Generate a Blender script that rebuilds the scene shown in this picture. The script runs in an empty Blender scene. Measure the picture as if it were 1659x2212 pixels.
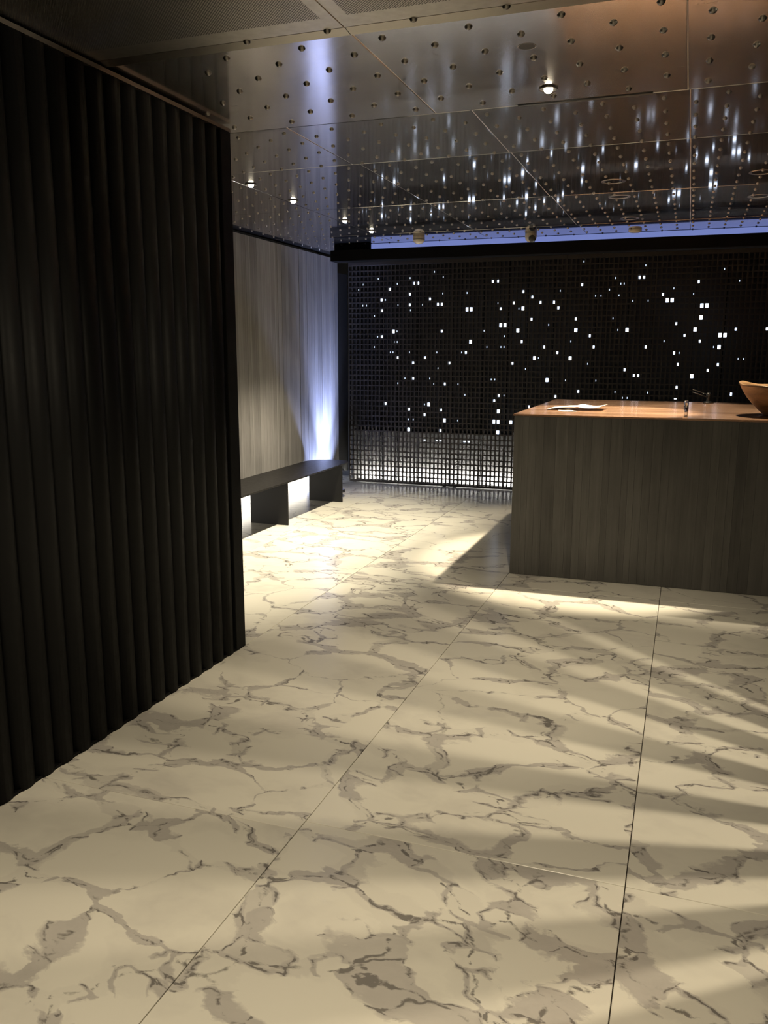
import bpy, bmesh, math, random
from mathutils import Matrix, Vector

random.seed(7)
SC = bpy.context.scene
COL = SC.collection

# ------------------------------------------------------------------ camera
FPX, PITCH, YAW, ROLL = 1812.5, 0.187937, 0.343066, 0.001967
EYE = 1.5
cd = bpy.data.cameras.new('camera')
cd.sensor_fit = 'VERTICAL'
cd.sensor_height = 36.0
cd.sensor_width = 27.0
cd.lens = 36.0 * FPX / 2212.0
cd.clip_start = 0.02
cam = bpy.data.objects.new('camera', cd)
COL.objects.link(cam)
_f = Vector((-math.sin(YAW) * math.cos(PITCH), math.cos(YAW) * math.cos(PITCH), -math.sin(PITCH)))
_r = Vector((math.cos(YAW), math.sin(YAW), 0))
_u = _r.cross(_f)
_r2 = math.cos(ROLL) * _r + math.sin(ROLL) * _u
_u2 = math.cos(ROLL) * _u - math.sin(ROLL) * _r
m = Matrix((_r2, _u2, -_f)).transposed().to_4x4()
m.translation = Vector((0, 0, EYE))
cam.matrix_world = m
SC.camera = cam

# ------------------------------------------------------------------ world and exposure
w = bpy.data.worlds.new('world')
SC.world = w
w.use_nodes = True
w.node_tree.nodes['Background'].inputs[0].default_value = (0.9, 0.85, 0.8, 1)
w.node_tree.nodes['Background'].inputs[1].default_value = 0.01
SC.view_settings.view_transform = 'Standard'
SC.view_settings.look = 'None'
SC.view_settings.gamma = 1.0
SC.view_settings.use_curve_mapping = False
SC.view_settings.exposure = 0.0
SC.cycles.max_bounces = 8
SC.cycles.diffuse_bounces = 4
SC.cycles.glossy_bounces = 4
SC.cycles.sample_clamp_indirect = 6.0
SC.cycles.blur_glossy = 0.5
SC.cycles.caustics_reflective = False
SC.cycles.caustics_refractive = False

WARM = (1.0, 0.85, 0.60)
CREAM = (1.0, 0.89, 0.66)
COOL = (0.42, 0.53, 1.0)

def spot(name, loc, target, power, col, angle, blend=0.6, size=0.02):
    d = bpy.data.lights.new(name, 'SPOT')
    d.energy = power
    d.color = col
    d.spot_size = math.radians(angle)
    d.spot_blend = blend
    d.shadow_soft_size = size
    o = bpy.data.objects.new(name, d)
    COL.objects.link(o)
    o.location = loc
    o.rotation_euler = (Vector(target) - Vector(loc)).to_track_quat('-Z', 'Y').to_euler()
    return o

# general downlights of the lobby, behind and beside the photographer
spot('lobby_downlight_beam', (-0.59, 0.9, 2.5), (-0.8, 1.3, 0), 125, WARM, 150, 0.8, 0.10)
spot('lobby_downlight_beam', (-0.59, -0.7, 2.5), (-0.59, 0.2, 0), 140, WARM, 150, 0.8, 0.10)

# ------------------------------------------------------------------ helpers
def wloc(o):
    v = Vector((0, 0, 0))
    while o is not None:
        v += o.get('_o') and Vector(o['_o']) or Vector((0, 0, 0))
        o = None
    return v

def link(name, mesh, loc=(0, 0, 0), mat=None, parent=None, rot=None):
    o = bpy.data.objects.new(name, mesh)
    COL.objects.link(o)
    o.location = loc
    if rot:
        o.rotation_euler = rot
    if mat is not None and mesh is not None and not mesh.materials:
        mesh.materials.append(mat)
    if parent is not None:
        o.parent = parent
        o.matrix_parent_inverse = Matrix.Translation(BASE[parent.name]).inverted()
    BASE[o.name] = Vector(loc)
    return o

BASE = {}

def tag(o, label=None, cat=None, group=None, kind=None):
    if label: o['label'] = label
    if cat: o['category'] = cat
    if group: o['group'] = group
    if kind: o['kind'] = kind
    return o

def thing(name, loc, label, cat, group=None):
    return tag(link(name, None, loc), label, cat, group)

_mc = {}
def boxmesh(sx, sy, sz, bev=0.0, seg=1, key=None):
    k = (round(sx, 5), round(sy, 5), round(sz, 5), bev, seg, key)
    if k in _mc:
        return _mc[k]
    bm = bmesh.new()
    bmesh.ops.create_cube(bm, size=1.0)
    bmesh.ops.scale(bm, vec=(sx, sy, sz), verts=bm.verts)
    if bev > 0:
        bmesh.ops.bevel(bm, geom=bm.edges[:], offset=bev, segments=seg, affect='EDGES', profile=0.5)
    me = bpy.data.meshes.new('box')
    bm.to_mesh(me)
    bm.free()
    _mc[k] = me
    return me

def box(name, x0, x1, y0, y1, z0, z1, mat, parent=None, bev=0.0, seg=1):
    me = boxmesh(x1 - x0, y1 - y0, z1 - z0, bev, seg, mat.name)
    return link(name, me, ((x0 + x1) / 2, (y0 + y1) / 2, (z0 + z1) / 2), mat, parent)

def mesh_py(verts, faces, smooth=False, name='mesh'):
    me = bpy.data.meshes.new(name)
    me.from_pydata(verts, [], faces)
    me.update()
    if smooth:
        for p in me.polygons:
            p.use_smooth = True
    return me

def lathe(profile, n=24, smooth=True, close=False):
    vs, fs = [], []
    for (r, z) in profile:
        for i in range(n):
            a = 2 * math.pi * i / n
            vs.append((r * math.cos(a), r * math.sin(a), z))
    for j in range(len(profile) - 1):
        for i in range(n):
            a, b = j * n + i, j * n + (i + 1) % n
            fs.append((a, b, b + n, a + n))
    if profile[0][0] > 1e-6 and close:
        fs.append(tuple(reversed(range(n))))
    if close and profile[-1][0] > 1e-6:
        k = (len(profile) - 1) * n
        fs.append(tuple(range(k, k + n)))
    return mesh_py(vs, fs, smooth)

# ------------------------------------------------------------------ materials
def newmat(name):
    mt = bpy.data.materials.new(name)
    mt.use_nodes = True
    nt = mt.node_tree
    b = nt.nodes['Principled BSDF']
    return mt, nt, b

class NT:
    def __init__(s, nt): s.nt = nt
    def n(s, typ, **kw):
        nd = s.nt.nodes.new(typ)
        for k, v in kw.items():
            if k.startswith('i_'):
                nd.inputs[int(k[2:])].default_value = v
            else:
                setattr(nd, k, v)
        return nd
    def l(s, a, b): s.nt.links.new(a, b)
    def math(s, op, a, b=None, c=None, clamp=False):
        nd = s.nt.nodes.new('ShaderNodeMath'); nd.operation = op; nd.use_clamp = clamp
        for i, v in enumerate((a, b, c)):
            if v is None: continue
            if isinstance(v, (int, float)): nd.inputs[i].default_value = v
            else: s.l(v, nd.inputs[i])
        return nd.outputs[0]
    def vmath(s, op, a, b=None, scale=None):
        nd = s.nt.nodes.new('ShaderNodeVectorMath'); nd.operation = op
        for i, v in enumerate((a, b)):
            if v is None: continue
            if isinstance(v, tuple): nd.inputs[i].default_value = v
            else: s.l(v, nd.inputs[i])
        if scale is not None:
            if isinstance(scale, (int, float)): nd.inputs['Scale'].default_value = scale
            else: s.l(scale, nd.inputs['Scale'])
        return nd.outputs[0]
    def noise(s, vec, scale, detail=4, rough=0.55, dist=0.0):
        nd = s.n('ShaderNodeTexNoise')
        nd.inputs['Scale'].default_value = scale
        nd.inputs['Detail'].default_value = detail
        nd.inputs['Roughness'].default_value = rough
        nd.inputs['Distortion'].default_value = dist
        s.l(vec, nd.inputs['Vector'])
        return nd
    def ramp(s, fac, stops):
        nd = s.n('ShaderNodeValToRGB')
        el = nd.color_ramp.elements
        while len(el) < len(stops): el.new(0.5)
        for e, (p, c) in zip(el, stops):
            e.position = p
            e.color = (c[0], c[1], c[2], 1) if isinstance(c, tuple) else (c, c, c, 1)
        s.l(fac, nd.inputs[0])
        return nd.outputs[0]
    def mix(s, fac, a, b):
        nd = s.n('ShaderNodeMix', data_type='RGBA')
        for i, v in ((0, fac), (6, a), (7, b)):
            if isinstance(v, (int, float)): nd.inputs[i].default_value = v
            elif isinstance(v, tuple): nd.inputs[i].default_value = (v[0], v[1], v[2], 1)
            else: s.l(v, nd.inputs[i])
        return nd.outputs[2]
    def bump(s, h, strength, dist=0.01):
        nd = s.n('ShaderNodeBump')
        nd.inputs['Strength'].default_value = strength
        nd.inputs['Distance'].default_value = dist
        s.l(h, nd.inputs['Height'])
        return nd.outputs[0]
    def objvec(s, spread=20.0):
        tc = s.n('ShaderNodeTexCoord'); oi = s.n('ShaderNodeObjectInfo')
        off = s.n('ShaderNodeCombineXYZ')
        s.l(s.math('MULTIPLY', oi.outputs['Random'], spread), off.inputs[0])
        s.l(s.math('MULTIPLY', oi.outputs['Random'], spread * 3.7), off.inputs[1])
        s.l(s.math('MULTIPLY', oi.outputs['Random'], spread * 1.9), off.inputs[2])
        return s.vmath('ADD', tc.outputs['Object'], off.outputs[0]), oi.outputs['Random']

def plain(name, col, rough=0.5, metal=0.0, spec=0.5):
    mt, nt, b = newmat(name)
    b.inputs['Base Color'].default_value = (*col, 1)
    b.inputs['Roughness'].default_value = rough
    b.inputs['Metallic'].default_value = metal
    b.inputs['Specular IOR Level'].default_value = spec
    t = NT(nt)
    v, r = t.objvec(5)
    nz = t.noise(v, 30, 3)
    t.l(t.math('MULTIPLY_ADD', nz.outputs[0], 0.15, rough - 0.07), b.inputs['Roughness'])
    return mt

def glow(name, col, strength):
    mt, nt, b = newmat(name)
    b.inputs['Base Color'].default_value = (0.02, 0.02, 0.02, 1)
    b.inputs['Emission Color'].default_value = (*col, 1)
    b.inputs['Emission Strength'].default_value = strength
    return mt

def make_marble():
    mt, nt, b = newmat('marble')
    t = NT(nt)
    v, rnd = t.objvec(31)
    mp = t.n('ShaderNodeMapping')
    mp.inputs['Rotation'].default_value = (0, 0, 0.45)
    mp.inputs['Scale'].default_value = (0.78, 1.12, 1)
    t.l(v, mp.inputs['Vector'])
    p = mp.outputs[0]
    def warp(vec, sc, det, amp):
        n = t.noise(vec, sc, det, 0.6)
        return t.vmath('SCALE', t.vmath('SUBTRACT', n.outputs['Color'], (0.5, 0.5, 0.5)), scale=amp)
    q = t.vmath('ADD', t.vmath('ADD', p, warp(p, 1.5, 3, 0.42)), t.vmath('ADD', warp(p, 6.5, 3, 0.11), warp(p, 24.0, 3, 0.028)))
    def edge(scale):
        vo = t.n('ShaderNodeTexVoronoi', feature='DISTANCE_TO_EDGE', voronoi_dimensions='2D')
        vo.inputs['Scale'].default_value = scale
        t.l(q, vo.inputs['Vector'])
        return vo.outputs['Distance']
    def cellrand(scale):
        vo = t.n('ShaderNodeTexVoronoi', feature='F1', voronoi_dimensions='2D')
        vo.inputs['Scale'].default_value = scale
        t.l(q, vo.inputs['Vector'])
        sp = t.n('ShaderNodeSeparateColor'); t.l(vo.outputs['Color'], sp.inputs[0])
        return sp.outputs[0]
    reg = t.noise(p, 1.25, 3, 0.5)
    regf = t.ramp(reg.outputs[0], [(0.38, 0.0), (0.58, 1.0)])
    fine = t.noise(q, 11, 4, 0.65)
    ff = t.ramp(fine.outputs[0], [(0.34, 0.0), (0.68, 1.0)])
    grit = t.noise(q, 30, 3, 0.6)
    gf = t.ramp(grit.outputs[0], [(0.45, 0.0), (0.60, 1.0)])
    e1, e2 = edge(3.3), edge(8.5)
    # grey matrix between the large white pebbles
    w1 = t.math('MULTIPLY', t.math('MULTIPLY_ADD', regf, 0.21, 0.012), t.math('MULTIPLY_ADD', ff, 0.9, 0.55))
    m1 = t.math('SUBTRACT', 1.0, t.math('DIVIDE', e1, w1), clamp=True)
    m1 = t.ramp(m1, [(0.0, 0.0), (0.30, 1.0)])
    # small white pebbles floating in the matrix
    peb = t.math('MULTIPLY', t.ramp(e2, [(0.055, 0.0), (0.10, 1.0)]), t.ramp(cellrand(8.5), [(0.30, 0.0), (0.55, 1.0)]))
    mat_ = t.math('MULTIPLY', m1, t.math('SUBTRACT', 1.0, t.math('MULTIPLY', peb, 0.85)))
    # broken dark seams along the pebble borders
    s1 = t.math('SUBTRACT', 1.0, t.math('DIVIDE', e1, 0.030), clamp=True)
    s2 = t.math('MULTIPLY', t.math('SUBTRACT', 1.0, t.math('DIVIDE', e2, 0.050), clamp=True), m1)
    seam = t.math('MULTIPLY', t.math('MAXIMUM', t.math('MULTIPLY', s1, t.math('MULTIPLY_ADD', regf, 0.7, 0.3)), s2), t.math('MULTIPLY', gf, ff))
    seam = t.ramp(seam, [(0.03, 0.0), (0.32, 1.0)])
    # soft clouds inside the white
    cl = t.noise(q, 2.4, 4, 0.6)
    cloud = t.math('MULTIPLY', t.ramp(cl.outputs[0], [(0.52, 0.0), (0.72, 1.0)]), 0.40)
    base = t.mix(t.noise(p, 0.9, 2).outputs[0], (0.84, 0.805, 0.715), (0.76, 0.725, 0.64))
    grey = t.mix(fine.outputs[0], (0.36, 0.335, 0.32), (0.60, 0.56, 0.525))
    col = t.mix(t.math('MAXIMUM', t.math('MULTIPLY', mat_, 0.82), cloud), base, grey)
    col = t.mix(t.math('MULTIPLY', seam, 0.85), col, (0.15, 0.138, 0.128))
    t.l(col, b.inputs['Base Color'])
    b.inputs['Roughness'].default_value = 0.2
    b.inputs['Specular IOR Level'].default_value = 0.4
    return mt

def make_ceiling_metal(name, base, rough, mott=1.0, haze=0.35, hazemix=0.4):
    # rolled sheet metal: a clear reflection under a broad milky haze
    mt, nt, b = newmat(name)
    t = NT(nt)
    v, rnd = t.objvec(9)
    n = t.noise(v, 38, 5, 0.65)
    big = t.noise(v, 1.6, 4, 0.6)
    st = t.n('ShaderNodeMapping'); st.inputs['Scale'].default_value = (1.5, 9, 1)
    t.l(v, st.inputs['Vector'])
    streak = t.noise(st.outputs[0], 1.6, 4, 0.6)
    f = t.math('ADD', t.math('MULTIPLY', n.outputs[0], 0.45 * mott), t.math('MULTIPLY', streak.outputs[0], 0.55))
    col = t.mix(f, tuple(c * 0.78 for c in base), tuple(min(1, c * 1.18) for c in base))
    b2 = t.n('ShaderNodeBsdfPrincipled')
    for s_ in (b, b2):
        t.l(col, s_.inputs['Base Color'])
        s_.inputs['Metallic'].default_value = 1.0
    r = t.math('MULTIPLY', rough, t.math('ADD', 0.6, t.math('ADD', t.math('MULTIPLY', big.outputs[0], 0.45), t.math('MULTIPLY', n.outputs[0], 0.35 * mott))))
    t.l(r, b.inputs['Roughness'])
    b2.inputs['Roughness'].default_value = haze
    bp = t.bump(n.outputs[0], 0.06 * mott, 0.002)
    t.l(bp, b.inputs['Normal']); t.l(bp, b2.inputs['Normal'])
    mx = t.n('ShaderNodeMixShader')
    t.l(t.math('MULTIPLY', hazemix, t.math('MULTIPLY_ADD', streak.outputs[0], 1.0, 0.5)), mx.inputs[0])
    t.l(b.outputs[0], mx.inputs[1]); t.l(b2.outputs[0], mx.inputs[2])
    out = [x for x in nt.nodes if x.type == 'OUTPUT_MATERIAL'][0]
    t.l(mx.outputs[0], out.inputs['Surface'])
    return mt

def make_perforated():
    mt, nt, b = newmat('perforated_metal')
    t = NT(nt)
    geo = t.n('ShaderNodeNewGeometry')
    P = 0.0105
    sx = t.n('ShaderNodeSeparateXYZ'); t.l(geo.outputs['Position'], sx.inputs[0])
    x = t.math('DIVIDE', sx.outputs[0], P); y = t.math('DIVIDE', sx.outputs[1], P)
    def dots(ox):
        fx = t.math('SUBTRACT', t.math('FRACT', t.math('ADD', x, ox)), 0.5)
        fy = t.math('SUBTRACT', t.math('FRACT', t.math('ADD', y, ox)), 0.5)
        d = t.math('ADD', t.math('MULTIPLY', fx, fx), t.math('MULTIPLY', fy, fy))
        return t.math('LESS_THAN', d, 0.072)
    hole = t.math('MAXIMUM', dots(0.0), dots(0.5))
    # the perforation stops short of the panel edge
    tc = t.n('ShaderNodeTexCoord'); g = t.n('ShaderNodeSeparateXYZ'); t.l(tc.outputs['Object'], g.inputs[0])
    inx = t.math('LESS_THAN', t.math('ABSOLUTE', g.outputs[0]), 0.475)
    iny = t.math('LESS_THAN', t.math('ABSOLUTE', g.outputs[1]), 0.90)
    hole = t.math('MULTIPLY', hole, t.math('MULTIPLY', inx, iny))
    n = t.noise(tc.outputs['Object'], 30, 4)
    col = t.mix(n.outputs[0], (0.27, 0.25, 0.22), (0.45, 0.42, 0.38))
    t.l(t.mix(hole, col, (0.012, 0.011, 0.01)), b.inputs['Base Color'])
    t.l(t.math('SUBTRACT', 1.0, hole), b.inputs['Metallic'])
    t.l(t.math('MULTIPLY_ADD', hole, 0.4, 0.38), b.inputs['Roughness'])
    return mt

def make_planks(name, c0, c1, rough, spec=0.35):
    mt, nt, b = newmat(name)
    t = NT(nt)
    v, rnd = t.objvec(13)
    st = t.n('ShaderNodeMapping'); st.inputs['Scale'].default_value = (34, 34, 1.1)
    t.l(v, st.inputs['Vector'])
    g = t.noise(st.outputs[0], 1.6, 5, 0.65)
    st2 = t.n('ShaderNodeMapping'); st2.inputs['Scale'].default_value = (5, 5, 1.8)
    t.l(v, st2.inputs['Vector'])
    bl = t.noise(st2.outputs[0], 1.4, 4, 0.6)
    f = t.math('ADD', t.math('MULTIPLY', g.outputs[0], 0.5), t.math('ADD', t.math('MULTIPLY', bl.outputs[0], 0.35), t.math('MULTIPLY', rnd, 0.20)))
    col = t.ramp(f, [(0.30, c0), (0.78, c1)])
    t.l(col, b.inputs['Base Color'])
    b.inputs['Roughness'].default_value = rough
    b.inputs['Specular IOR Level'].default_value = spec
    t.l(t.bump(g.outputs[0], 0.25, 0.002), b.inputs['Normal'])
    return mt

def make_copper():
    mt, nt, b = newmat('copper')
    t = NT(nt)
    v, rnd = t.objvec(3)
    st = t.n('ShaderNodeMapping'); st.inputs['Scale'].default_value = (0.5, 4, 1)
    t.l(v, st.inputs['Vector'])
    s = t.noise(st.outputs[0], 1.8, 4, 0.6)
    t.l(t.ramp(s.outputs[0], [(0.3, (0.46, 0.25, 0.15)), (0.7, (0.78, 0.48, 0.31))]), b.inputs['Base Color'])
    b.inputs['Metallic'].default_value = 0.78
    t.l(t.math('MULTIPLY_ADD', s.outputs[0], 0.14, 0.15), b.inputs['Roughness'])
    return mt

def make_wood_bowl():
    mt, nt, b = newmat('bowl_wood')
    t = NT(nt)
    v, rnd = t.objvec(3)
    st = t.n('ShaderNodeMapping'); st.inputs['Scale'].default_value = (4, 4, 16)
    t.l(v, st.inputs['Vector'])
    s = t.noise(st.outputs[0], 1.8, 5, 0.6, 0.6)
    t.l(t.ramp(s.outputs[0], [(0.3, (0.16, 0.085, 0.04)), (0.72, (0.42, 0.25, 0.12))]), b.inputs['Base Color'])
    b.inputs['Roughness'].default_value = 0.4
    t.l(t.bump(s.outputs[0], 0.2, 0.003), b.inputs['Normal'])
    return mt

M = dict(
    marble=make_marble(),
    grout=plain('grout', (0.16, 0.145, 0.125), 0.7),
    ceil=make_ceiling_metal('brushed_ceiling_metal', (0.66, 0.625, 0.61), 0.115, 0.9, 0.40, 0.22),
    ceil_far=make_ceiling_metal('polished_ceiling_metal', (0.60, 0.57, 0.545), 0.09, 0.3, 0.36, 0.20),
    ceil_gloss=make_ceiling_metal('mirror_ceiling_metal', (0.58, 0.55, 0.53), 0.055, 0.15, 0.33, 0.16),
    trim=make_ceiling_metal('ceiling_trim_metal', (0.26, 0.235, 0.21), 0.42, 0.5),
    stud=plain('stud_metal', (0.20, 0.185, 0.17), 0.30, 1.0),
    perf=make_perforated(),
    black=plain('black_steel', (0.018, 0.018, 0.018), 0.42),
    rib=plain('ribbed_black_metal', (0.0052, 0.0053, 0.0056), 0.5, 0, 0.10),
    ribback=plain('partition_core', (0.004, 0.004, 0.004), 0.8, 0, 0.2),
    slab=plain('seam_metal', (0.42, 0.39, 0.36), 0.5, 1.0),
    bounce_sheet=plain('bounce_sheet_grey', (0.13, 0.128, 0.122), 0.6),  # tone of the added sheet, set for its bounced light
    beam=plain('matt_black', (0.004, 0.0042, 0.005), 0.8, 0, 0.08),
    dark=plain('dark_plaster', (0.035, 0.033, 0.03), 0.75),
    wallp=plain('warm_plaster', (0.20, 0.185, 0.165), 0.8),
    lattice=plain('dark_bronze_lattice', (0.036, 0.030, 0.026), 0.5, 0, 0.3),
    back=plain('screen_backing', (0.10, 0.098, 0.095), 0.8),
    pale=plain('pale_reflector', (0.042, 0.0415, 0.040), 0.8, 0, 0.1),
    bench=plain('dark_bronze_bench', (0.0095, 0.0088, 0.0084), 0.42, 0, 0.22),
    wallwood=make_planks('weathered_wall_planks', (0.185, 0.174, 0.170), (0.42, 0.400, 0.390), 0.55),
    counterwood=make_planks('dark_counter_planks', (0.044, 0.042, 0.039), (0.118, 0.113, 0.105), 0.5),
    copper=make_copper(),
    bowl=make_wood_bowl(),
    paper=plain('paper', (0.85, 0.82, 0.76), 0.6),
    ivory=plain('ivory_plastic', (0.62, 0.56, 0.46), 0.45),
    whitecan=plain('lamp_can_white', (0.8, 0.78, 0.72), 0.35),
    lens_w=glow('lamp_lens_warm', CREAM, 60.0),
    lens_dim=glow('lamp_lens_recessed', CREAM, 5.0),
    led_w=glow('led_diffuser_white', (1.0, 0.93, 0.80), 4.0),
    led_b=glow('led_strip_blue', (0.33, 0.42, 1.0), 0.5),
    led_c=glow('led_strip_cool', (0.55, 0.66, 1.0), 6.0),
    led_floor=glow('led_floor_strip', (1.0, 0.97, 0.92), 1900.0),
    cell_dim=glow('lit_cell_dim', (0.66, 0.78, 1.0), 1.3),
    cell=glow('lit_cell_cool', (0.66, 0.78, 1.0), 5.0),
)
gl, nt_, gb = newmat('clear_glass')
gb.inputs['Transmission Weight'].default_value = 1.0
gb.inputs['Roughness'].default_value = 0.02
gb.inputs['IOR'].default_value = 1.45
M['glass'] = gl

# ------------------------------------------------------------------ structure
CEIL = 2.53
RX, RY = 3.0, -2.6        # right wall, rear wall
SCREEN_Y = 9.13

# floor: marble slabs one metre wide, three metres long, on a mortar bed
fl = box('floor', -4.3, RX, RY, 9.9, -0.10, -0.012, M['grout'])
tag(fl, kind='structure')
GAP = 0.0015
cols = [(-4.3, -3.085), (-3.085, -2.0805), (-2.0805, -1.079), (-1.079, -0.0745), (-0.0745, 0.93), (0.93, 1.934), (1.934, RX)]
for ci, (x0, x1) in enumerate(cols):
    y = 2.265 if ci >= 3 else 5.21
    ys = [RY]
    k = y
    while k - 3.0 > RY: k -= 3.0
    while k < 9.9:
        if k - ys[-1] > 0.05: ys.append(k)
        k += 3.0
    ys.append(9.9)
    for y0, y1 in zip(ys, ys[1:]):
        box('marble_slab', x0 + GAP, x1 - GAP, y0 + GAP, y1 - GAP, -0.014, 0.0, M['marble'], fl, 0.001)

# ceiling: slab, metal panels, studs
ce = box('ceiling', -4.3, RX, RY, 9.9, CEIL + 0.0022, CEIL + 0.13, M['slab'])
tag(ce, kind='structure')
Y0, Y1, Y2, Y3, Y4, Y5 = 2.79, 3.79, 4.617, 5.95, 7.31, 9.5
panels = []
zones = [
    (Y0, Y1, [-4.2, -3.2, -2.155, -1.115, -0.073, 0.965, 2.0, RX]),
    (Y1, Y2, [-4.2, -3.6, -2.72, -1.84, -0.957, -0.064, 0.83, 1.72, RX]),
    (Y2, Y3, [-4.2, -3.6, -2.70, -1.80, -0.950, -0.062, 0.83, 1.72, RX]),
    (Y3, Y4, [-4.2, -3.6, -2.70, -1.80, -0.940, -0.061, 0.83, 1.72, RX]),
    (Y4, Y5, [-4.2, -3.6, -2.70, -1.80, -0.920, -0.061, 0.83, 1.72, RX]),
]
for (a, b_, xs) in zones:
    for x0, x1 in zip(xs, xs[1:]):
        p = box('ceiling_panel', x0 + 0.0018, x1 - 0.0018, a + 0.0018, b_ - 0.0018, CEIL, CEIL + 0.02, M['ceil' if a == Y0 else 'ceil_far' if a == Y1 else 'ceil_gloss'], ce, 0.0025)
        panels.append((x0, x1, a, b_, p))
# folded strip between the studded and the perforated panels
xs = [-4.2, -3.2, -2.155, -1.115, -0.073, 0.965, 2.0, RX]
for x0, x1 in zip(xs, xs[1:]):
    me = mesh_py([(x0 + .0015, 2.738, CEIL), (x1 - .0015, 2.738, CEIL), (x1 - .0015, 2.789, CEIL - 0.006), (x0 + .0015, 2.789, CEIL - 0.006),
                  (x0 + .0015, 2.738, CEIL + .02), (x1 - .0015, 2.738, CEIL + .02), (x1 - .0015, 2.789, CEIL + .02), (x0 + .0015, 2.789, CEIL + .02)],
                 [(3, 2, 1, 0), (4, 5, 6, 7), (0, 1, 5, 4), (1, 2, 6, 5), (2, 3, 7, 6), (3, 0, 4, 7)])
    link('edge_strip', me, (0, 0, 0), M['trim'], ce)
    ye = 2.736
    while ye > RY + 0.2:
        box('perforated_panel', x0 + .0018, x1 - .0018, ye - 1.986, ye, CEIL, CEIL + 0.02, M['perf'], ce, 0.002)
        ye -= 1.99

stud_me = lathe([(0.0, -0.0098), (0.0055, -0.0092), (0.0098, -0.0066), (0.0125, -0.0022), (0.0135, 0.0)], 10)
def project(x, y, z):
    v = Vector((x, y, z - EYE)); d = v.dot(_f)
    return (829.5 + FPX * v.dot(_r2) / d, 1106 - FPX * v.dot(_u2) / d, d)
studs = []
k = -14
for mrow in range(-1, 9):
    y = 2.862 + 0.1195 * mrow
    if y > Y1 - 0.03: continue
    for k in range(-20, 22):
        x = -1.327 + 0.1475 * k
        if (k + mrow) % 2 == 0: studs.append((x, y))
for mrow in range(0, 44):
    y = 3.877 + 0.1025 * mrow
    if min(abs(y - s) for s in (Y2, Y3, Y4)) < 0.018: y += 0.022
    for k in range(-24, 32):
        x = -1.402 + 0.1237 * k
        if (k + mrow) % 2 == 0: studs.append((x, y))
vis = []
for (x, y) in studs:
    if x < -3.68 or y > 8.3 or x > 1.5: continue
    px, py, d = project(x, y, CEIL)
    if d > 0.5 and px < 1900 and py > -120 and not (x < -2.09 and y < 3.7) and px > 430:
        inside = -8 < px < 1667 and -6 < py
        vis.append((0 if inside else 1, d, x, y))
vis.sort()
rest = []
for i, (ins, d, x, y) in enumerate(vis):
    if i < 300 and ins == 0:
        par = ce
        for (x0, x1, a, b_, p) in panels:
            if x0 <= x <= x1 and a <= y <= b_: par = p
        so = link('stud', stud_me, (x, y, CEIL), M['stud'], par)
        if y > Y1: so.scale = (0.8, 0.8, 0.8)
    else:
        rest.append((x, y))
vs, fs = [], []
bv = [tuple(v.co) for v in stud_me.vertices]; bf = [tuple(p.vertices) for p in stud_me.polygons]
for (x, y) in rest:
    o = len(vs)
    vs += [(a * 0.8 + x, b_ * 0.8 + y, c * 0.8 + CEIL) for a, b_, c in bv]
    fs += [tuple(i + o for i in f) for f in bf]
o = link('distant_studs', mesh_py(vs, fs, True), (0, 0, 0), M['stud'], ce)
o['kind'] = 'stuff'

# dark slot along the first cross seam
box('air_slot', -0.752, -0.205, 3.776, 3.800, CEIL - 0.004, CEIL + 0.004, M['black'], ce, 0.001)

# ribbed partition on the left: block with vertical fins
wl = box('wall_left', -3.7, -2.125, RY, 3.640, 0, CEIL - 0.025, M['ribback'])
tag(wl, kind='structure')
# half-round vertical reeds, one every ten centimetres
RN = 9
def reed_mesh(width, depth, h):
    prof = [(-depth * 0.35, -width / 2)]
    for i in range(RN + 1):
        a = math.pi * i / RN
        prof.append((depth * math.sin(a), -width / 2 * math.cos(a)))
    prof.append((-depth * 0.35, width / 2))
    n = len(prof)
    vs = [(x, y, 0) for x, y in prof] + [(x, y, h) for x, y in prof]
    fs = [tuple(range(n)), tuple(reversed(range(n, 2 * n)))] + [(i, i + n, (i + 1) % n + n, (i + 1) % n) for i in range(n)]
    me = mesh_py(vs, fs)
    me.validate()
    for p in me.polygons:
        p.use_smooth = len(p.vertices) == 4 and abs(p.normal.x) > 0.02
    return me
reed_me = reed_mesh(0.0985, 0.030, CEIL - 0.028)
kk = 2.082
while kk > 0.9: kk -= 0.1
while kk < 3.55:
    link('reed', reed_me, (-2.105, kk + 0.05, 0.0), M['rib'], wl)
    kk += 0.1
box('end_fin', -2.126, -2.075, 3.584, 3.676, 0.0, CEIL - 0.028, M['rib'], wl, 0.003)
box('base_rail', -2.126, -2.082, 0.9, 3.66, 0.0, 0.012, M['rib'], wl)
box('head_rail', -2.126, -2.074, 0.9, 3.676, CEIL - 0.028, CEIL - 0.012, M['trim'], wl)
box('end_board', -3.7, -2.126, 3.641, 3.66, 0, CEIL - 0.028, M['rib'], wl)

# plank wall behind the bench, floating above a lit recess
WX = -3.70
wb = box('wall_bench', WX - 0.16, WX - 0.012, 3.70, 8.82, 0.28, CEIL - 0.03, M['dark'])
tag(wb, kind='structure')
y = 5.2
rp = random.Random(3)
while y < 8.80:
    wd = rp.choice([0.03, 0.04, 0.05, 0.06, 0.08])
    y1 = min(8.82, y + wd)
    if 8.82 - y1 < 0.03: y1 = 8.82
    dx = rp.uniform(-0.0015, 0.0015)
    box('plank', WX - 0.013, WX + dx, y + 0.0006, y1 - 0.0006, 0.28, CEIL - 0.03, M['wallwood'], wb)
    y = y1
box('plank_sheet', WX - 0.013, WX - 0.001, 3.70, 5.199, 0.28, CEIL - 0.03, M['wallwood'], wb)
wr = box('wall_recess', -4.3, -4.16, 3.70, 9.9, 0, 0.6, M['wallp'])
tag(wr, kind='structure')

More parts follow.
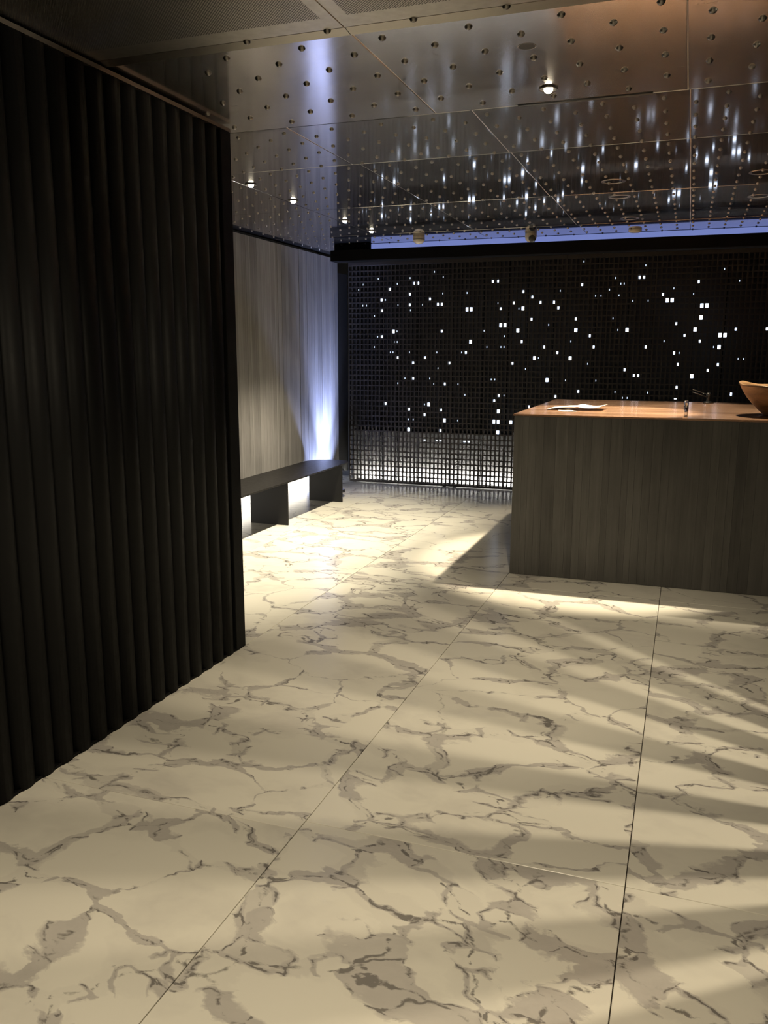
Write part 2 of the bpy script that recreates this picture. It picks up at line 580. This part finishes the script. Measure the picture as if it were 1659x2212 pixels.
# dark jamb closing the corner beside the screen, with a rounded foot
jv, pr = [], [(8.822, 0.20), (8.90, 0.20), (8.95, 0.175), (8.985, 0.145), (9.05, 0.135), (9.112, 0.135), (9.112, 2.36), (8.822, 2.36)]
n = len(pr)
jv = [(WX - 0.10, a, c) for a, c in pr] + [(WX, a, c) for a, c in pr]
jf = [tuple(range(n)), tuple(reversed(range(n, 2 * n)))] + [(i, i + n, (i + 1) % n + n, (i + 1) % n) for i in range(n)]
o = link('trim_1', mesh_py(jv, jf), (0, 0, 0), M['black']); tag(o, kind='structure')

# rear and right walls close the room outside the picture
tag(box('wall_right', RX, RX + 0.1, RY, 9.9, 0, CEIL + 0.02, M['wallp']), kind='structure')
tag(box('wall_rear', -3.7, RX, RY - 0.1, RY, 0, CEIL + 0.02, M['wallp']), kind='structure')
tag(box('wall_back', -4.3, RX, 9.60, 9.70, 0, CEIL + 0.02, M['back']), kind='structure')

# beam with a blue light strip lying on top of it
bm_ = box('trim_2', -3.345, RX, 7.80, 7.95, 2.368, 2.470, M['beam'], None, 0.003)
tag(bm_, kind='structure')
box('top_strip', -3.345, RX, 7.90, 7.95, 2.470, 2.53, M['beam'], bm_)

# ------------------------------------------------------------------ lattice screens
PW, CX, CZ = 1.2194, 26, 0.0577
px = PW / CX
ZB = 0.030
NZ = 42
ZT = ZB + NZ * CZ
BARV, BARH = 0.0155, 0.0145
X_START = -3.690
dots6 = '''700,518,m 702,585,m 912,618,m 942,618,m 1105,618,b 1135,618,b 1530,498,m 1597,533,m 1530,610,b 1505,612,s 1458,610,m 1370,648,m
1597,722,m 1358,765,b 1388,765,b 1493,800,b 938,803,m 577,805,b 600,805,s 462,844,s 490,844,m 1130,880,b 1382,840,s 1525,880,m 582,880,s 600,880,s
1362,912,s 1382,912,s 605,983,m 815,983,m 1615,988,b 1640,988,s 1095,948,m 1065,950,s 902,948,s 688,948,s 552,948,s 572,948,s 725,1018,m 972,1018,m
1445,1020,m 882,1055,s 1540,1060,s 722,1125,m 668,1125,s 848,1125,s 1275,1132,s 1292,1132,s 1308,1132,s 967,1167,m 1058,1168,s 610,1197,s 877,1200,s
1112,1275,s 1340,1278,m 1372,1278,s 1306,1312,m 512,1327,m 838,1333,b 808,1333,s 690,1368,m 928,1373,m 1338,1385,b 810,1405,m 960,1447,b 1050,1450,s
683,1438,s 717,1438,s 1306,1458,b 1335,1458,b 1436,1460,b 690,1508,b 925,1515,m 1330,1530,b 1575,1350,m 805,1607,f 898,1610,f 924,1610,f 1083,1617,f
1112,1617,f 458,405,s 342,447,s 308,487,s 542,480,m 612,445,s 700,400,s 730,445,m 760,440,m 860,356,s 923,400,s 1305,430,m 1330,430,m 487,555,m
512,555,s 603,590,s 488,628,m 345,628,s 370,628,s 690,657,s 788,622,s 432,698,s 850,548,m 923,510,s 1115,508,s 1340,575,s 1258,912,s 1226,800,s 424,912,s'''
dots7 = '''402,413,m 68,493,m 223,525,m 128,562,m 238,457,s 252,594,m 495,487,s 515,487,s 670,407,s 685,407,s 582,450,s 622,375,s 800,373,m 832,373,m
663,482,s 762,515,s 860,550,s 933,478,m 990,545,b 1025,545,b 1142,472,s 1183,397,m 1205,545,b 1240,545,b 1027,437,s 1455,390,s 1362,310,s 840,287,s 402,260,s
1195,658,b 1045,697,m 1152,733,b 1080,770,m 1187,808,m 968,810,s 833,845,m 1328,770,b 1365,770,b 1440,733,m 1635,730,m 1322,845,b 1287,845,s 1005,880,m
1038,880,s 1040,948,m 1325,948,m 1238,990,m 1132,1025,b 1460,912,s 1502,915,s 1028,1102,m 1402,1172,m 690,985,m 765,1056,m 788,1056,m 712,735,b 640,738,s
608,663,s 348,665,m 348,738,b 445,772,m 337,812,s 478,845,m 182,705,s 66,670,m 132,845,m 228,880,m 88,912,b 313,912,b 333,912,s 443,945,s 12,982,s
150,1052,m 173,1052,b 293,1056,s 492,1056,s 360,1157,m 205,1188,m 623,1162,s 847,1165,s 682,1192,s 715,1192,s 1018,1212,f'''
lit = {}
def cell_of(X, Y):
    d = (X - 829.5) * _r2 - (Y - 1106) * _u2 + FPX * _f
    P = Vector((0, 0, EYE)) + d * (SCREEN_Y / d.y)
    return int(math.floor((P.x - X_START) / px)), int(math.floor((P.z - ZB) / CZ))
rank = dict(s=0, f=1, m=2, b=3)
for src, fx, ox, oy in ((dots6, 3.386, 680, 480), (dots7, 3.136, 1130, 480)):
    for tok in src.split():
        a, b_, c = tok.split(',')
        ij = cell_of(ox + float(a) / fx, oy + float(b_) / fx)
        if ij not in lit or rank[c] > rank[lit[ij]]: lit[ij] = c
rl = random.Random(11)
ordinal = ['closest to the bench', 'second from the bench', 'third from the bench, behind the copper counter', 'fourth from the bench, behind the copper counter', 'farthest from the bench, behind the wooden bowl']
ow = px - BARV
oh = CZ - BARH
for pi in range(5):
    x0 = X_START + pi * PW
    t = thing('lattice_screen', (x0 + PW / 2, SCREEN_Y, 0), 'tall dark lattice screen with lit cells, panel ' + ordinal[pi], 'screen', 'lattice screens along the back')
    for i in range(1, CX):
        box('vertical_bar', x0 + i * px - BARV / 2, x0 + i * px + BARV / 2, SCREEN_Y - 0.010, SCREEN_Y + 0.012, ZB, ZT, M['lattice'], t)
    for s in (0, 1):
        xx = x0 + s * PW
        box('stile', xx - (0.0 if s == 0 else 0.011), xx + (0.011 if s == 0 else 0.0), SCREEN_Y - 0.016, SCREEN_Y + 0.016, ZB - 0.012, ZT, M['lattice'], t)
    for j in range(1, NZ):
        z = ZB + j * CZ
        box('horizontal_bar', x0 + 0.011, x0 + PW - 0.011, SCREEN_Y - 0.014, SCREEN_Y - 0.004, z - BARH / 2, z + BARH / 2, M['lattice'], t)
    box('bottom_rail', x0, x0 + PW, SCREEN_Y - 0.018, SCREEN_Y + 0.018, 0.008, ZB, M['lattice'], t, 0.002)
    box('top_rail', x0, x0 + PW, SCREEN_Y - 0.018, SCREEN_Y + 0.018, ZT, ZT + 0.04, M['lattice'], t, 0.002)
    for fx in (0.06, PW - 0.06):
        box('foot', x0 + fx - 0.018, x0 + fx + 0.018, SCREEN_Y - 0.014, SCREEN_Y + 0.014, 0.0, 0.009, M['black'], t)
    for (i, j), c in sorted(lit.items()):
        if not (pi * CX <= i < (pi + 1) * CX) or j < 2: continue
        xc = X_START + (i + 0.5) * px; zc = ZB + (j + 0.5) * CZ
        wx, wz = dict(s=(0.24, 0.42), f=(0.7, 0.22), m=(0.52, 0.62), b=(0.90, 0.90))[c]
        dx = (1 - wx) * ow * rl.uniform(-0.4, 0.4)
        box('lit_cell', xc + dx - ow * wx / 2, xc + dx + ow * wx / 2, SCREEN_Y + 0.006, SCREEN_Y + 0.011, zc - oh * wz / 2, zc + oh * wz / 2, M['cell_dim' if c == 's' else 'cell'], t)
    ra = random.Random(40 + pi)
    for k in range(7):
        xr = x0 + 0.03 + (PW - 0.06) * (k + ra.uniform(0.1, 0.9)) / 7
        box('rear_bar', xr, xr + ra.choice([0.006, 0.008]), SCREEN_Y + 0.013, SCREEN_Y + 0.020, 0.03, ZT, M['beam'], t)

# space behind the screens: pale inner board washed from the floor by a light strip
box('wall_inner', -3.75, RX, SCREEN_Y + 0.265, SCREEN_Y + 0.295, 0.0, 2.52, M['pale'])
tag(bpy.data.objects['wall_inner'], kind='structure')
t = thing('light_strip', (0, SCREEN_Y + 0.15, 0), 'bright light strip on the floor behind the lattice screens', 'light strip')
box('housing', -3.66, RX - 0.1, SCREEN_Y + 0.165, SCREEN_Y + 0.185, 0.001, 0.012, M['beam'], t)
box('diffuser', -3.65, RX - 0.11, SCREEN_Y + 0.185, SCREEN_Y + 0.189, 0.002, 0.011, M['led_floor'], t)
box('added_baffle', -3.68, RX - 0.05, SCREEN_Y + 0.022, SCREEN_Y + 0.264, 0.604, 0.612, M['beam'], t)  # unseen shelf added to keep the strip's light from rising
box('added_bounce_sheet', -3.69, RX - 0.05, SCREEN_Y + 0.03, SCREEN_Y + 0.264, 0.0, 0.001, M['bounce_sheet'], t)  # floor sheet added to set how much strip light bounces up

# ------------------------------------------------------------------ bench
t = thing('bench', (-3.46, 6.6, 0), 'long low dark bronze bench with slab legs beside the plank wall', 'bench')
bx0, bx1, by0, by1 = -3.690, -3.236, 5.05, 8.10
pts = [(bx1, by0), (bx1, by1 - 0.20)]
for i in range(1, 7):
    a = i / 6 * math.pi / 2
    pts.append((bx1 - 0.12 + 0.12 * math.cos(a), by1 - 0.20 + 0.195 * math.sin(a)))
for i in range(0, 9):
    a = math.pi / 2 + i / 8 * math.pi / 2
    pts.append((bx0 + 0.20 + 0.20 * math.cos(a), by1 - 0.24 + 0.24 * math.sin(a)))
pts.append((bx0, by0))
bm = bmesh.new()
top = [bm.verts.new((x, y, 0.388)) for x, y in pts]
fc = bm.faces.new(top)
ex = bmesh.ops.extrude_face_region(bm, geom=[fc])
bmesh.ops.translate(bm, verts=[v for v in ex['geom'] if isinstance(v, bmesh.types.BMVert)], vec=(0, 0, -0.014))
bmesh.ops.recalc_face_normals(bm, faces=bm.faces)
me = bpy.data.meshes.new('seat'); bm.to_mesh(me); bm.free()
link('seat', me, (0, 0, 0), M['bench'], t)
for y in (5.30, 6.545, 7.79):
    box('leg', -3.60, -3.232, y - 0.008, y + 0.008, 0.0, 0.374, M['bench'], t, 0.001)

# ------------------------------------------------------------------ recess lights under the wall
o = box('recess_light_strip', -4.155, -4.10, 3.75, 8.80, 0.0, 0.22, M['led_w'], None, 0.003)
tag(o, 'glowing white light strip in the recess under the plank wall', 'light strip')
o = box('corner_light_strip', -4.155, -4.05, 8.82, 9.35, 0.0, 0.12, M['led_c'], None, 0.003)
tag(o, 'short cool blue light strip on the floor beyond the bench end', 'light strip')
o = box('beam_light_strip', -2.95, RX - 0.05, 7.875, 7.898, 2.472, 2.526, M['led_b'], None, 0.002)
tag(o, 'blue light strip lying on top of the dark ceiling beam', 'light strip')

# added uplight behind the bench, stands in for cool light leaking past the screen
UX, UY = -3.47, 8.36
u = thing('added_uplight', (UX, UY, 0), 'small cool uplight added behind the bench end to wash the plank wall blue', 'uplight')
link('housing', lathe([(0.0, 0.0), (0.03, 0.0), (0.03, 0.03), (0.024, 0.034)], 20), (UX, UY, 0), M['black'], u)
link('lens', lathe([(0.0, 0.031), (0.024, 0.031)], 20), (UX, UY, 0), M['led_b'], u)
spot('added_uplight_beam', (UX, UY, 0.05), (-3.85, 8.47, 2.0), 560, COOL, 50, 1.0, 0.03)
spot('added_uplight_flood', (UX - 0.02, UY, 0.06), (-3.80, 8.28, 0.9), 120, COOL, 104, 0.7, 0.03)

# ------------------------------------------------------------------ reception counter
CXL, CXR, CY0, CY1, CH = -1.072, 1.9, 5.585, 7.48, 1.10
t = thing('reception_counter', (0.4, 6.5, 0), 'large block reception counter of dark vertical planks with a copper top', 'counter')
box('body', CXL + 0.014, CXR - 0.014, CY0 + 0.014, CY1 - 0.014, 0.0, CH - 0.014, M['dark'], t)
rp = random.Random(5)
x = CXL
while x < CXR - 0.001:
    x1 = min(CXR, x + rp.choice([0.04, 0.05, 0.06, 0.08]))
    if CXR - x1 < 0.02: x1 = CXR
    box('plank', x + 0.0004, x1 - 0.0004, CY0 + rp.uniform(-0.0006, 0.0006), CY0 + 0.013, 0.002, CH - 0.013, M['counterwood'], t)
    x = x1
y = CY0 + 0.014
while y < CY1 - 0.001:
    y1 = min(CY1, y + rp.choice([0.05, 0.06, 0.08]))
    if CY1 - y1 < 0.02: y1 = CY1
    box('plank', CXL + rp.uniform(-0.0006, 0.0006), CXL + 0.013, y + 0.0004, y1 - 0.0004, 0.002, CH - 0.013, M['counterwood'], t)
    y = y1
box('countertop', CXL - 0.006, CXR, CY0 - 0.006, CY1, CH - 0.0125, CH, M['copper'], t, 0.0015)

# leaflet lying open on the counter
def sheet(name, pts, parent, mat, th=0.0012):
    # pts: rows of (x, y, z) forming a grid
    nr, nc = len(pts), len(pts[0])
    vs = [p for r in pts for p in r]
    nv = len(vs)
    vs += [(x, y, z - th) for (x, y, z) in vs]
    fs = []
    for i in range(nr - 1):
        for j in range(nc - 1):
            a = i * nc + j
            fs.append((a, a + 1, a + nc + 1, a + nc))
            fs.append((a + nv, a + nc + nv, a + nc + 1 + nv, a + 1 + nv))
    ring = [j for j in range(nc)] + [i * nc + nc - 1 for i in range(1, nr)] + [(nr - 1) * nc + j for j in range(nc - 2, -1, -1)] + [i * nc for i in range(nr - 2, 0, -1)]
    for a, b_ in zip(ring, ring[1:] + ring[:1]):
        fs.append((a, a + nv, b_ + nv, b_))
    return link(name, mesh_py(vs, fs, True), (0, 0, 0), mat, parent)
t = thing('leaflet', (-0.74, 6.22, CH), 'open white paper leaflet with curled pages lying on the copper counter top', 'leaflet')
def page(u0, u1, f, y0, y1, skew):
    rows = []
    for i in range(5):
        v = i / 4
        rows.append([(u0 + (u1 - u0) * j / 10 + skew * v, y0 + (y1 - y0) * v, CH + 0.002 + f(j / 10, v)) for j in range(11)])
    return rows
sheet('page', page(-0.935, -0.735, lambda s, v: 0.004 + 0.020 * math.sin(s * math.pi * 0.55) * (1 - 0.3 * v), 6.05, 6.34, 0.02), t, M['paper'])
sheet('page', page(-0.735, -0.555, lambda s, v: 0.010 + 0.020 * (1 - s) ** 2 + 0.022 * s ** 3, 6.05, 6.34, 0.02), t, M['paper'])
sheet('loose_slip', page(-0.80, -0.70, lambda s, v: 0.0003 + 0.002 * s, 5.90, 6.02, -0.05), t, M['paper'])

# clear glass tube
t = thing('glass_tumbler', (0.003, 5.74, CH), 'slim clear glass tumbler near the front edge of the copper counter', 'glass')
link('vessel', lathe([(0.0, 0.003), (0.012, 0.003), (0.0125, 0.010), (0.0128, 0.100), (0.0145, 0.100), (0.0145, 0.002), (0.012, 0.0), (0.0, 0.0)], 24), (0.003, 5.74, CH), M['glass'], t)

# small black stand with two thin prongs
t = thing('desk_stand', (0.17, 7.38, CH), 'small black desk stand with two thin prongs at the rear counter edge', 'stand')
link('base', lathe([(0.0, 0.0), (0.045, 0.0), (0.042, 0.008), (0.018, 0.014), (0.0, 0.015)], 20), (0.17, 7.38, CH), M['black'], t)
link('post', lathe([(0.016, 0.010), (0.014, 0.05), (0.020, 0.070), (0.012, 0.082), (0.0, 0.083)], 14), (0.17, 7.38, CH), M['black'], t)
for dz, dy in ((0.0, 0.0), (-0.020, -0.03)):
    me = lathe([(0.0, 0.0), (0.004, 0.001), (0.0035, 0.125), (0.0, 0.128)], 8)
    link('prong', me, (0.165, 7.38 + dy, CH + 0.068 + dz), M['black'], t, (0, -math.radians(72), 0))

# wooden bowl
t = thing('wooden_bowl', (0.60, 6.02, CH), 'large flaring wooden bowl standing on the right end of the copper counter', 'bowl')
prof = []
N = 40
outer = [(0.0, 0.0), (0.105, 0.0), (0.118, 0.006), (0.150, 0.035), (0.190, 0.075), (0.225, 0.115), (0.252, 0.155), (0.268, 0.185), (0.276, 0.200)]
inner = [(0.266, 0.202), (0.255, 0.185), (0.236, 0.155), (0.208, 0.115), (0.170, 0.075), (0.125, 0.040), (0.06, 0.020), (0.0, 0.016)]
vs, fs = [], []
prof = outer + inner
for k, (r, z) in enumerate(prof):
    for i in range(N):
        a = 2 * math.pi * i / N
        wob = 1 + 0.035 * math.sin(2 * a + 0.6) + 0.02 * math.sin(3 * a)
        lift = (z / 0.2) ** 2 * (0.012 * math.sin(2 * a + 2.0) + 0.006 * math.sin(5 * a))
        vs.append((r * wob * math.cos(a), r * wob * math.sin(a), z + lift))
for j in range(len(prof) - 1):
    for i in range(N):
        a, b_ = j * N + i, j * N + (i + 1) % N
        fs.append((a, b_, b_ + N, a + N))
link('vessel', mesh_py(vs, fs, True), (0.60, 6.02, CH + 0.0005), M['bowl'], t)

# ------------------------------------------------------------------ ceiling fittings
trim_me = lathe([(0.030, 0.004), (0.030, -0.003), (0.036, -0.003), (0.038, 0.0), (0.038, 0.004)], 24)
lens_me = lathe([(0.0, -0.015), (0.009, -0.0135), (0.0145, -0.009), (0.0175, -0.002), (0.0175, 0.004)], 20)
plate_me = lathe([(0.0, 0.001), (0.031, 0.001)], 24)
def bench_spot(x, y, label, target, power, col=CREAM, angle=75):
    t = thing('ceiling_spotlight', (x, y, CEIL), label, 'spotlight', 'small round spotlights set in the metal ceiling')
    link('trim_ring', trim_me, (x, y, CEIL - 0.004), M['stud'], t)
    link('plate', plate_me, (x, y, CEIL - 0.004), M['black'], t)
    link('lens', lens_me, (x, y, CEIL - 0.005), M['lens_w'], t)
    spot('spot_beam', (x, y, CEIL - 0.03), target, power, col, angle, 0.75, 0.015)
bl = ['nearest the ribbed black wall', 'second from the ribbed black wall', 'third from the ribbed black wall', 'closest to the ceiling beam']
for (y, s) in zip((4.924, 5.528, 6.465, 7.071), bl):
    bench_spot(-2.645, y, 'glowing round ceiling spotlight in the row beside the bench, ' + s, (-2.95, y + 0.1, 0), 235, CREAM, 70)
bench_spot(-0.593, 3.587, 'brightest glowing round ceiling spotlight above the open marble floor near the dark slot', (-1.0, 4.3, 0), 95, WARM, 90)

can_me = lathe([(0.058, 0.0), (0.052, 0.028), (0.040, 0.028)], 28)
ring_me = lathe([(0.058, 0.003), (0.058, -0.002), (0.072, -0.002), (0.074, 0.001), (0.074, 0.003)], 28)
cap_me = lathe([(0.0, 0.028), (0.041, 0.028)], 28)
def can_light(x, y, label, power, target=None, angle=120):
    t = thing('recessed_downlight', (x, y, CEIL), label, 'downlight', 'recessed downlights above the counter')
    link('rim', ring_me, (x, y, CEIL), M['stud'], t)
    link('reflector', can_me, (x, y, CEIL - 0.001), M['whitecan'], t)
    link('lens', cap_me, (x, y, CEIL - 0.001), M['lens_dim'], t)
    if power:
        spot('can_beam', (x, y, CEIL - 0.01), target or (x, y, 0), power, WARM, angle, 0.35, 0.02)
can_light(-0.506, 5.575, 'recessed downlight with a lit arc above the front edge of the copper counter', 0)
can_light(-0.51, 6.12, 'recessed downlight above the leaflet on the copper counter', 620, (-0.60, 6.05, 0), 55)
can_light(-0.507, 7.10, 'recessed downlight above the rear edge of the copper counter', 140, None, 70)
can_light(0.33, 5.58, 'recessed downlight above the front of the counter beside the wooden bowl', 0)
can_light(0.37, 6.40, 'recessed downlight above the wooden bowl on the counter', 200, None, 70)

# unlit hole
t = thing('unlit_downlight', (-0.592, 3.10, CEIL), 'small round unlit dark downlight opening in the metal ceiling', 'downlight')
link('rim', lathe([(0.029, 0.003), (0.029, -0.001), (0.032, -0.001), (0.033, 0.003)], 24), (-0.592, 3.10, CEIL), M['stud'], t)
link('opening', lathe([(0.0, -0.0006), (0.029, -0.0006)], 24), (-0.592, 3.10, CEIL), M['black'], t)

# three ivory ceiling devices in front of the beam
t = thing('dome_detector', (-2.37, 7.56, CEIL), 'ivory dome detector with a dark band on the ceiling, nearest the bench wall', 'detector', 'ivory devices on the ceiling')
c = (-2.37, 7.56, CEIL)
link('dome', lathe([(0.052, 0.0), (0.054, -0.018), (0.050, -0.040), (0.038, -0.056), (0.018, -0.064), (0.0, -0.065)], 24), c, M['ivory'], t)
link('band', lathe([(0.0535, -0.024), (0.0535, -0.029)], 24), c, M['black'], t)
t = thing('ceiling_camera', (-1.383, 7.709, CEIL), 'ivory ceiling camera with a dark round lens tilted toward the counter', 'camera', 'ivory devices on the ceiling')
c = (-1.383, 7.709, CEIL)
link('body', lathe([(0.050, 0.0), (0.052, -0.022), (0.046, -0.048), (0.030, -0.066), (0.0, -0.072)], 24), c, M['ivory'], t)
o = link('lens', lathe([(0.0, 0.030), (0.024, 0.030), (0.026, 0.0), (0.030, 0.0), (0.028, 0.034), (0.0, 0.034)], 20), (-1.370, 7.680, CEIL - 0.040), M['black'], t, (math.radians(118), 0, math.radians(25)))
t = thing('disc_detector', (-0.502, 7.74, CEIL), 'flat ivory disc detector on the ceiling above the copper counter', 'detector', 'ivory devices on the ceiling')
link('disc', lathe([(0.055, 0.0), (0.055, -0.014), (0.040, -0.024), (0.0, -0.026)], 24), (-0.502, 7.74, CEIL), M['ivory'], t)

# ------------------------------------------------------------------ fin screen on the right whose lamp throws the stripes
fs_ = link('fin_screen', None, (0.95, 2.6, 0))
tag(fs_, 'row of tall black vertical fins to the right of the marble floor', 'screen')
yy = 1.35
while yy < 3.32:
    box('fin', 0.925, 0.975, yy, yy + 0.05, 0.0, CEIL - 0.002, M['rib'], fs_, 0.003)
    yy += 0.122
box('end_board', 0.925, 0.975, 3.36, 4.35, 0.0, CEIL - 0.002, M['rib'], fs_, 0.003)
t = thing('ceiling_downlight', (1.42, 2.86, CEIL), 'round downlight in the ceiling behind the black fin screen', 'downlight')
link('rim', ring_me, (1.42, 2.86, CEIL), M['stud'], t)
link('lens', lathe([(0.0, -0.001), (0.058, -0.001)], 24), (1.42, 2.86, CEIL), M['lens_dim'], t)
spot('fin_lamp_beam', (1.42, 2.86, CEIL - 0.02), (-0.2, 2.9, 0), 150, WARM, 150, 0.3, 0.012)
